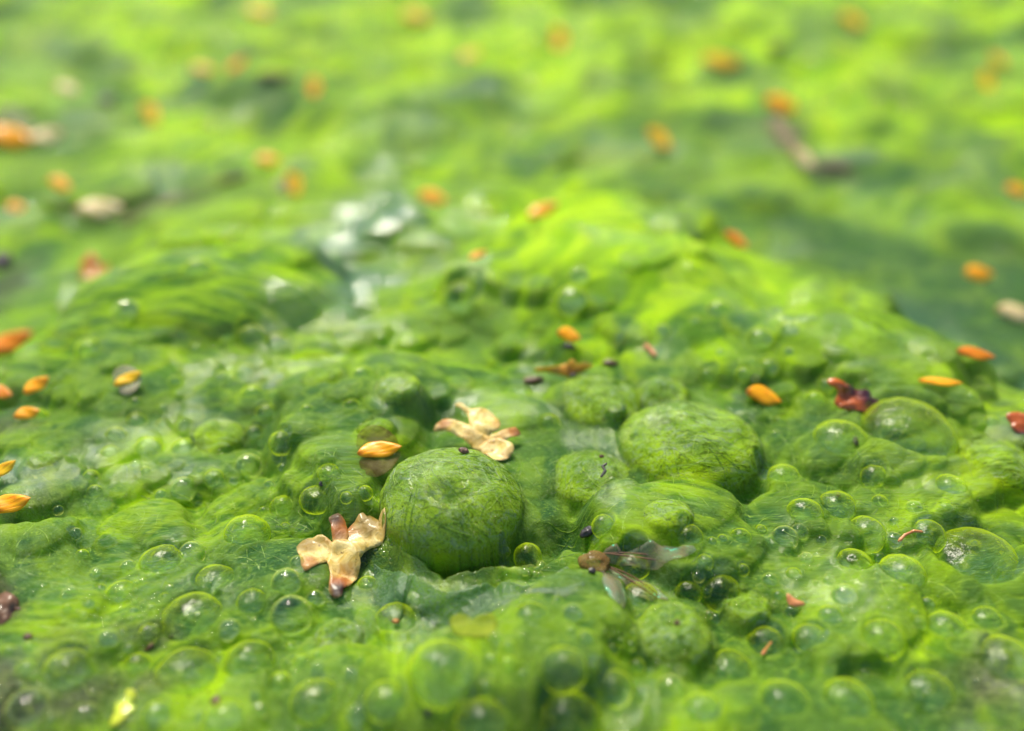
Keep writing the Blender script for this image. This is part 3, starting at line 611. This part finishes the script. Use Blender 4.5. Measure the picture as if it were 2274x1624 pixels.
def near(fr, pts):
    L = [(*fr.local(x, y), r*px2cm(fr.o), a) for x, y, r, a in pts]
    def f(X, Y):
        v = np.zeros(X.shape)
        for x, y, r, a in L: v = np.maximum(v, a*sstep(1.7, .7, np.hypot(X-x, Y-y)/r+.35*noise2(X*22, Y*22)))
        return v
    return f
def wavy(amp, fq, seed, bend=0., bx=0., cup=0.):
    return lambda X, Y: amp*fbm(X*fq+seed, Y*fq-seed, 3)+bend*Y*Y+bx*X*X+cup*(X*X+Y*Y)

def lobed(name, label, cat, centre, lobes, mat, tilt, lift, thick=.004, attrs=None, group=None, roll=0, step=.022, amp=.03, bend=0, up=0.):
    fr = Frame(*centre, tilt=tilt, lift=lift, roll=roll, up=up)
    root = empty(name, (0,0,0)); fr.place(root); tag(root, label, cat, group)
    for i, (pn, pl) in enumerate(lobes):
        at = {k: near(fr, v) for k, v in (attrs or {}).items()}
        zf = wavy(amp, 5, 3+centre[0], bend)
        V, Fc, A = sheet([fr.local(x, y) for x, y in pl], thick, (lambda X, Y, i=i, zf=zf: zf(X, Y)+.006*i), step, at, .0015, i); V = fr.rest(V, .006+.004*i)
        mesh_obj(pn, V, Fc, mat, root, attrs=A)
    return root
c2 = crop(1000,1150,.3078); c3 = crop(850,1500,.2463); c5 = crop(1600,1000,.2216); c6 = crop(2250,1100,.2463); c4 = crop(1700,1550,.2771); c7 = crop(0,1500,.4617)
q2 = lambda x, y, r, a: (*c2([(x, y)])[0], r*.3078*.7219, a)
lobed('bract', 'cream three-lobed bract with red tips lying on top behind the big dome', 'bract', (1080,985), [
 ('lobe', c2([(1440,520),(1430,430),(1370,360),(1305,312),(1320,293),(1385,312),(1430,345),(1480,350),(1560,343),(1640,370),(1710,430),(1748,490),(1740,550),(1690,590),(1650,605),(1640,660),(1560,690),(1480,610)])),
 ('stalk', c2([(1085,575),(1098,520),(1150,478),(1220,462),(1320,490),(1420,522),(1520,590),(1640,640),(1700,690),(1690,780),(1580,800),(1530,760),(1450,720),(1370,660),(1290,610),(1210,577),(1130,572)])),
 ('lobe', c2([(1640,700),(1640,635),(1720,602),(1800,570),(1900,540),(1950,590),(1938,622),(1860,652),(1790,690),(1710,740)])),
 ('lobe', c2([(1560,700),(1680,660),(1790,680),(1860,720),(1887,780),(1850,850),(1790,900),(1700,920),(1640,935),(1600,920),(1558,870),(1572,800),(1530,750)])),
 ], 'bract', 20, .03, attrs={'red': [q2(1185,510,60,.8), q2(1900,580,90,.85), q2(1780,620,60,.45), q2(1600,915,40,.8), q2(1820,830,60,.35), q2(1730,500,50,.35), q2(1450,640,70,.3), q2(1600,700,70,.3)], 'dark': [q2(1100,560,40,.55), q2(1945,590,40,.5)], 'olive': [q2(1310,300,60,.25)]}, amp=.03, up=.05)
q3 = lambda x, y, r, a: (*c3([(x, y)])[0], r*.2463*.7219, a)
lobed('bract', 'tan three-lobed bract with dark tips, half sunk left of the big dome', 'bract', (765,1265), [
 ('lobe', c3([(260,800),(330,680),(450,620),(590,600),(700,690),(790,770),(760,900),(650,1010),(560,1080),(470,1170),(400,1235),(340,1150),(310,1000)])),
 ('lobe', c3([(850,600),(930,480),(1030,400),(1130,345),(1210,360),(1330,450),(1402,560),(1370,700),(1290,770),(1200,762),(1100,830),(1040,900),(930,830),(840,720)])),
 ('stalk', c3([(660,385),(770,335),(840,390),(880,480),(905,600),(880,720),(800,760),(720,700),(700,600),(690,480)])),
 ('lobe', c3([(690,720),(860,670),(1000,770),(1052,900),(1050,1010),(1000,1180),(930,1340),(870,1400),(850,1500),(760,1548),(690,1480),(678,1380),(690,1200),(662,1040),(645,960),(680,850)])),
 ], 'bract', 26, .035, attrs={'red': [q3(800,520,150,.9), q3(810,1310,120,.95), q3(420,1110,120,.7), q3(880,1100,110,.45), q3(960,580,80,.35)], 'dark': [q3(740,380,90,.9), q3(790,1440,90,1), q3(800,620,60,.4)], 'olive': [q3(1150,440,170,.9), q3(380,760,130,.85), q3(1330,560,100,.6), q3(720,1500,80,.6), q3(560,650,120,.4)]}, amp=.04, up=.02)
q5 = lambda x, y, r, a: (*c5([(x, y)])[0], r*.2216*.7219, a)
lobed('bract', 'upright orange-brown bract with spread lobes above the grey-centred dome', 'bract', (1255,835), [
 ('lobe', c5([(205,600),(250,585),(330,580),(460,572),(560,562),(640,545),(700,600),(680,700),(560,695),(430,672),(330,652),(215,640)])),
 ('lobe', c5([(720,600),(800,548),(880,520),(960,535),(1015,560),(930,622),(860,660),(780,700),(710,690)])),
 ('stalk', c5([(640,530),(690,480),(720,470),(765,485),(800,560),(830,650),(770,715),(690,720),(600,690),(620,600)])),
 ], 'bract_orange', 72, .15, attrs={'red': [q5(700,650,90,.5)], 'olive': [q5(470,650,70,.5), q5(900,610,60,.4)]}, amp=.02, up=.03)
q6 = lambda x, y, r, a: (*c6([(x, y)])[0], r*.2463*.7219, a)
lobed('bract', 'glossy maroon bract with orange end, right of the orange seed', 'bract', (1900,905), [
 ('lobe', c6([(1190,290),(1250,260),(1340,275),(1440,340),(1500,420),(1480,520),(1400,600),(1300,610),(1280,530),(1320,470),(1300,390),(1220,350)])),
 ('lobe', c6([(1420,330),(1560,400),(1640,400),(1700,392),(1762,450),(1740,520),(1640,600),(1480,600),(1420,480)])),
 ('lobe', c6([(1380,560),(1500,520),(1640,490),(1780,500),(1852,560),(1840,650),(1780,702),(1640,690),(1500,680),(1380,650),(1310,620)])),
 ], 'bract_dark', 55, .05, attrs={'orange': [q6(1260,310,150,1), q6(1330,520,110,.9), q6(1450,590,140,.7), q6(1600,650,80,.5)]}, amp=.05)
lobed('bract', 'dark red bract cut off by the right edge of the picture', 'bract', (2262,950), [('lobe', [(2236,920),(2262,915),(2300,930),(2310,950),(2270,948),(2245,940)]), ('lobe', [(2244,940),(2275,940),(2310,955),(2310,975),(2270,972),(2250,960)])],
 'bract_dark', 45, .06, attrs={'orange': [(2262,930,26,.7)]}, amp=.03)
lobed('bract', 'blurred orange-brown forked bract by the left hump of algae', 'bract', (208,610), [('lobe', [(178,590),(195,560),(215,570),(225,600),(205,612),(188,605)]), ('lobe', [(195,600),(225,595),(240,585),(238,605),(215,630),(185,634),(180,620)])],
 'bract_orange', 45, .05, attrs={'red': [(200,575,20,.6)]}, amp=.03, step=.04, thick=.02)

def flake(name, label, cat, pts, mat, tilt=25, lift=.02, thick=.012, step=.016, group=None, amp=.02):
    cx, cy = np.mean(pts, axis=0); fr = Frame(cx, cy, tilt, lift)
    V, Fc, A = sheet([fr.local(x, y) for x, y in pts], thick, wavy(amp, 7, cx), step, None, .001, 3); V = fr.rest(V, .003)
    o = mesh_obj(name, V, Fc, mat); fr.place(o); return tag(o, label, cat, group)
flake('leaf_scrap', 'bright yellow-green leaf scrap near the bottom left corner', 'leaf', c7([(730,1570),(760,1500),(770,1440),(830,1400),(840,1350),(890,1350),(905,1390),(870,1430),(900,1470),(860,1530),(790,1590),(740,1597)]), 'leaf')
flake('bark_flake', 'small rust-coloured triangular flake in the green at lower right', 'flake', [(1746,1316),(1762,1328),(1786,1343),(1768,1348),(1750,1344)], 'rust', 40, .03)
flake('algae_flake', 'pale yellow ragged flake of algae in the grey film below the big dome', 'flake', [(1000,1370),(1030,1362),(1048,1374),(1062,1366),(1098,1366),(1102,1400),(1090,1424),(1050,1432),(1015,1424),(1004,1400)], 'pale_patch', 20, .012, .006)

# the translucent husk
fr = Frame(1330, 1262, 24, .025, up=.02); hk = empty('husk', (0,0,0)); fr.place(hk); tag(hk, 'translucent three-winged husk with brown centre, below the low smooth dome', 'husk')
for i, pl in enumerate([[(560,560),(760,540),(1000,545),(1300,580),(1480,610),(1560,650),(1540,700),(1330,745),(1100,730),(850,690),(640,650)],
                        [(600,700),(760,760),(900,830),(1080,890),(1200,970),(1280,1070),(1250,1125),(1100,1085),(930,1020),(780,920),(660,800)],
                        [(500,760),(620,780),(720,960),(770,1150),(790,1300),(760,1450),(710,1545),(650,1480),(580,1330),(530,1180),(540,980)]]):
    V, Fc, A = sheet([fr.local(x, y) for x, y in c4(pl)], .006, wavy(.02, 8, i*5+1), .02, None, .001, i); V = fr.rest(V, .004)
    w = mesh_obj('wing', V, Fc, 'husk', hk)
    a, b_ = [np.array(fr.local(*c4([pl[k]])[0])) for k in ((0, 6) if i < 2 else (1, 6))]
    t = np.linspace(0, 1, 8)[:,None]; vein = np.column_stack([a+(b_-a)*t, np.full(8, .016)+.006*np.sin(t[:,0]*3)])
    h_ = hair('vein', np.stack([vein, vein+np.array([.012,.02,0])*np.sin(t*3.1)]), [.004,.003], 'fil', w); h_.data.materials.clear(); h_.data.materials.append(M['brown'])
u_, f_ = uvs(24, 14, -.9)
def lump(name, mat, size, seed, parent=None, amp=.16):
    V = u_*np.array(size); V = V*(1+amp*noise3(u_*1.7+seed)+amp*.5*noise3(u_*4+seed))[:,None]
    return mesh_obj(name, V, f_, mat, parent)
cb = lump('centre', 'husk_brown', (.075,.052,.022), 2, hk, .3); p = fr.local(*c4([(460,660)])[0]); cb.location = (*p, .02)

# ------------------------------------------------------------------ birch seeds: flat orange nutlet with two papery wings
def nutlet_mesh():
    nu, nv = 14, 22; vs, fs = [], []
    for j in range(nv+1):
        s = j/nv; x = -.15+.30*s; w = .062*math.sin(math.pi*min(1, max(0, s))**.85)**.75; w = max(w, .004)
        for i in range(nu):
            a = 2*math.pi*i/nu; vs.append((x, w*math.cos(a)*(1+.12*math.sin(7*s+a))+.012*math.sin(4*s), .24*w*math.sin(a)*(1+.06*math.cos(6*a))+.02*(2*s-1)**2+.006*math.sin(9*s+2*math.cos(a))))
    for j in range(nv):
        for i in range(nu): fs.append((j*nu+i, j*nu+(i+1) % nu, (j+1)*nu+(i+1) % nu, (j+1)*nu+i))
    fs.append(tuple(range(nu))[::-1]); fs.append(tuple(nv*nu+i for i in range(nu)))
    return vs, fs
NUT = {}
def nut_me(mat):
    if mat not in NUT:
        o = mesh_obj('nutlet', *nutlet_mesh(), mat); NUT[mat] = o.data; bpy.data.objects.remove(o)
    return NUT[mat]
WNG = {}
def wing_me(mat, side):
    if (mat, side) not in WNG:
        pl = [(-.12,.015),(-.15,.07),(-.12,.15),(-.04,.19),(.05,.16),(.11,.09),(.13,.03),(.06,.035),(-.03,.045)]
        V, Fc, _ = sheet([(x, y*side) for x, y in (pl if side > 0 else pl[::-1])], .006, wavy(.012, 9, side*3), .02, None, .001, 5)
        o = mesh_obj('wing', V, Fc, mat); WNG[(mat, side)] = o.data; bpy.data.objects.remove(o)
    return WNG[(mat, side)]
def child(name, data, root, loc=(0,0,0), rot=(0,0,0), s=1.):
    o = bpy.data.objects.new(name, data); C.objects.link(o); o.parent = root; o.location = loc; o.rotation_euler = rot; o.scale = (s,)*3 if not hasattr(s, '__len__') else s
    return o
GRP = 'birch seeds scattered on the algae'
def seed(x, y, ln, an, label, mat='nut', wings='', wm='wing', tilt=25, lift=.03, fat=1., wscale=1., up=.02):
    tilt, lift = min(tilt, 40), min(lift, .09)              # half propped up on the lumpy skin
    fr = Frame(x, y, tilt, lift, up=up); root = empty('birch_seed', (0,0,0)); 
    R3 = fr.rot @ Matrix.Rotation(math.radians(-an), 3, 'Z'); root.location = fr.o; root.rotation_euler = R3.to_euler()
    s = ln*px2cm(fr.o)/.29; root.scale = (s, s, s)
    child('nutlet', nut_me(mat), root, (0,0,.006), s=(1, fat, fat))
    for ch, sd in (('u', 1), ('d', -1)):
        if ch in wings: child('wing', wing_me(wm, sd), root, (0,0,-.006), (sd*.15, 0, 0), wscale)
    tag(root, label, 'seed', GRP); return root
seed(845,1013,96,-12,'orange birch seed with papery wing at upper left of the big dome','nut','ud','wing',30,.035, wscale=1.0, up=.06)
seed(1692,897,78,15,'plump orange birch seed between the second largest dome and the maroon bract','nut','','wing',40,.05,1.2)
seed(2083,866,96,3,'thin orange birch seed sliver right of the maroon bract','nut','','wing',20,.05,.55)
seed(290,858,64,-32,'golden birch seed with two pale wings on the left slope','nut_yellow','ud','wing_pale',35,.05,1.,.9)
seed(88,872,62,-40,'upper orange birch seed of the left-edge pair','nut','',tilt=40,lift=.05,fat=1.25)
seed(67,935,56,-18,'lower orange birch seed of the left-edge pair','nut','',tilt=40,lift=.05,fat=1.25)
seed(8,888,56,10,'dull orange birch seed cut by the left edge beside the pair','nut_red','',tilt=35,lift=.05,fat=1.2)
seed(30,1138,92,-20,'large orange birch seed at the left edge below the pair','nut','',tilt=35,lift=.05,fat=1.15)
seed(12,1062,70,-42,'yellow birch seed half cut by the left edge, above the large orange one','nut_yellow','',tilt=35,lift=.05)
seed(1262,773,52,12,'rounded orange birch seed just above the upright orange bract','nut','',tilt=50,lift=.09,fat=1.45)
seed(30,778,108,-30,'long rust-red birch seed at the left edge by the left hump','nut_red','',tilt=40,lift=.06)
seed(2167,623,62,0,'lone orange birch seed on the dark water at the right','nut','',tilt=40,lift=.06,fat=1.3)
seed(2252,440,52,10,'blurred orange birch seed at the right edge above the dark water','nut','',tilt=40,lift=.08,fat=1.3)
seed(1632,549,60,32,'blurred orange birch seed on the back slope of the bright hump','nut_red','',tilt=40,lift=.06)
seed(1062,590,42,-30,'small orange birch seed left of the bright yellow-green hump','nut','',tilt=40,lift=.08)
seed(2160,803,84,8,'brownish orange birch seed at the right edge of the mat','nut_red','',tilt=35,lift=.05,fat=.8)
seed(655,430,62,62,'bright orange birch seed with pale tail behind the glossy wet patch','nut_yellow','d','wing_pale',45,.10,1.3)
seed(962,460,62,8,'glowing orange birch seed between wet patch and bright hump','nut','','wing_pale',45,.10,1.3)
seed(1205,491,74,-30,'orange birch seed lying on top of the bright hump','nut','',tilt=45,lift=.10)
seed(598,374,54,0,'dim orange birch seed upper left of the one with a pale tail','nut','',tilt=45,lift=.12,fat=1.2)
seed(140,430,58,22,'orange birch seed at the left above the cream seeds','nut','',tilt=45,lift=.12,fat=1.2)
seed(42,480,46,0,'small peach birch seed near the left edge in line with the cream one','nut','',tilt=45,lift=.12,fat=1.3)
seed(228,486,104,-5,'long cream birch seed beside the dark twig end','nut_pale','',tilt=45,lift=.12)
seed(28,325,120,5,'large orange birch seed with cream wing at the left edge','nut','u','wing_pale',45,.15)
seed(110,322,70,-20,'cream papery seed touching the large orange one at the left edge','nut_pale','',tilt=45,lift=.15,fat=1.3)
seed(698,213,50,75,'faint orange birch seed in the upper left background','nut','',tilt=50,lift=.2,fat=1.4)
seed(155,215,56,10,'faint beige seed at the far upper left','nut_pale','',tilt=50,lift=.2,fat=1.2)
seed(1240,103,58,80,'faint orange birch seed at the top middle','nut','',tilt=55,lift=.25,fat=1.3)
seed(1600,155,86,5,'blurred yellow birch seed in the upper right background','nut_yellow','',tilt=50,lift=.22)
seed(1730,250,72,10,'peach birch seed at the head of the brown bark piece','nut','',tilt=50,lift=.2,fat=1.3)
seed(1780,372,60,40,'beige birch seed at the foot of the brown bark piece','nut_pale','',tilt=50,lift=.16,fat=1.4)
seed(1462,328,68,42,'yellow birch seed above and right of the bright hump','nut_yellow','',tilt=50,lift=.18,fat=1.3)
seed(2212,150,48,40,'upper of two yellow seeds by the yellow-green leaf','nut_yellow','',tilt=50,lift=.2,fat=1.3)
seed(2186,196,52,80,'lower of two yellow seeds by the yellow-green leaf','nut_yellow','',tilt=50,lift=.2,fat=1.3)
seed(338,272,62,50,'amber seed on the bright green clump in the upper left','nut_yellow','',tilt=50,lift=.25,fat=1.3)
seed(925,52,60,5,'faint yellow seed near the top left of centre','nut_yellow','',tilt=55,lift=.3,fat=1.3)
seed(1890,62,60,30,'faint amber seed near the top right','nut_yellow','',tilt=55,lift=.3,fat=1.3)
seed(530,160,54,-50,'faint rust seed in the upper left background','nut_red','',tilt=55,lift=.25)
seed(580,42,60,10,'amber seed on the dark green leaf at the top left','nut_yellow','',tilt=55,lift=.3,fat=1.2)
seed(2250,712,90,10,'cream seed at the right edge beyond the dark water','nut_pale','',tilt=40,lift=.06)
seed(455,170,56,5,'faint yellow-green seed beside the faint rust one','nut_yellow','',tilt=55,lift=.2)
seed(1045,138,52,-20,'faint yellow seed left of the top middle orange one','nut_yellow','',tilt=55,lift=.22)

# ------------------------------------------------------------------ bits of debris
def speck(x, y, w, h, label, mat, seed_, nm='debris_speck', lift=.008, an=0):
    p = hit(x, y, H); s = px2cm(p); o = lump(nm, mat, (w*s/2, h*s/2, min(w, h)*s*.4), seed_, None, .3); o.location = p+Vector((0,0,lift)); o.rotation_euler = (.5, 0, math.radians(-an))
    return tag(o, label, 'debris', 'dark debris specks on the algae')
speck(1030,1008,22,14,'small brown speck below the cream bract','brown',1,an=20,lift=.02)
speck(950,1587,16,14,'dark round speck near the bottom middle','dark',2)
speck(715,1077,12,14,'tiny dark speck left of the winged orange seed','dark',3)
speck(380,1418,10,14,'tiny dark speck in the grey froth at lower left','dark',4,an=40)
speck(330,1442,14,28,'reddish brown sliver in the froth at lower left','brown',5,an=70)
speck(62,1417,20,14,'round brown speck beside the dark clump at lower left','brown',6)
speck(40,1356,16,10,'purple-brown speck on the dark clump at lower left','brown',7)
speck(1305,1188,24,38,'dark brown lump directly above the husk','dark',8,lift=.02,an=80)
speck(880,1390,16,12,'red-brown speck in the bubble below the tan bract','rust',9,lift=.03)
speck(1272,843,14,10,'black speck at the foot of the upright orange bract','dark',10,lift=.03)
speck(1262,800,32,16,'dark neck between orange bract and rounded seed','dark',11,lift=.10,an=15)
speck(1898,990,12,24,'dark sliver in the hollow below the maroon bract','dark',12,lift=.03)
speck(480,1562,20,26,'dark red speck right of the yellow leaf scrap','brown',13)
speck(1335,1030,10,8,'tiny brown speck on the low smooth dome','brown',14,lift=.05)
speck(1315,1275,16,14,'grey-violet speck below the husk centre','dark',15,lift=.02)
speck(1500,1404,14,12,'brown speck on the dome below the husk','brown',16,lift=.06)
speck(1860,1105,10,12,'tiny dark speck in the bubbles right of the second dome','dark',17,lift=.02)
speck(1185,850,44,18,'brown bit at the left tip of the upright orange bract','brown',18,lift=.02,an=-10)
speck(1355,812,36,14,'grey-brown bit at the right tip of the upright orange bract','brown',19,lift=.02,an=8)
speck(5,590,40,60,'black speck at the left edge above the rust-red seed','dark',20,lift=.02)
speck(240,236,34,30,'blurred dark spot in the upper left background','dark',21,lift=.05)
speck(1727,118,44,28,'blurred dark spot at the top right of centre','dark',22,lift=.05)
speck(12,1370,60,90,'large dark olive clump cut by the left edge at lower left','brown',23,'debris_clump',lift=.01)
speck(615,186,90,20,'blurred brown leaf bit in the upper left background','twig',24,'debris_clump',lift=.1)
speck(1850,382,80,18,'blurred brown bark bit beside the beige seed','twig',25,'debris_clump',lift=.06,an=20)
def twig(label, pts, rad, mat='twig', lift=.03, cat='twig'):
    ps = [hit(x, y, H)+Vector((0,0,lift)) for x, y in pts]; P = []
    for i in range(len(ps)-1):
        for t in np.linspace(0, 1, 5, endpoint=False): P.append(ps[i].lerp(ps[i+1], t))
    P.append(ps[-1]); vs, fs, nu = [], [], 8; nP = len(P)
    for j, p in enumerate(P):
        d = (P[min(j+1, nP-1)]-P[max(j-1, 0)]).normalized(); s_ = d.cross(Vector((0,0,1))).normalized(); up = s_.cross(d)
        r = rad*(1-.4*j/nP)*(1+.2*random.uniform(-1,1))*(.3 if j in (0, nP-1) else 1)
        for i in range(nu): a = 2*math.pi*i/nu; vs.append(p+(s_*math.cos(a)+up*math.sin(a))*r)
    for j in range(nP-1):
        for i in range(nu): fs.append((j*nu+i, j*nu+(i+1) % nu, (j+1)*nu+(i+1) % nu, (j+1)*nu+i))
    fs.append(tuple(range(nu))[::-1]); fs.append(tuple((nP-1)*nu+i for i in range(nu)))
    return tag(mesh_obj('twig', vs, fs, mat), label, cat)
twig('dark blurred twig lying in the background at left', [(268,500),(320,470),(380,440),(450,410),(560,385)], .045, lift=-.015)
twig('short brown bark piece between two seeds in the right background', [(1722,268),(1745,305),(1775,345)], .11, lift=-.02)
twig('tiny crooked dark twig on the low smooth dome', [(1332,1094),(1342,1080),(1336,1070),(1346,1062)], .009, 'dark', .10)
twig('thin orange-brown thread among the bubbles at right', [(1990,1220),(2005,1205),(2025,1196),(2045,1198)], .009, 'rust', .05)
twig('faint orange-brown thread near the lower right', [(1690,1465),(1700,1450),(1712,1435)], .008, 'rust', .03)
twig('thin rust sliver right of the upright orange bract', [(1430,775),(1445,787),(1455,800)], .02, 'rust', .03)
print('built', len(bpy.data.objects))
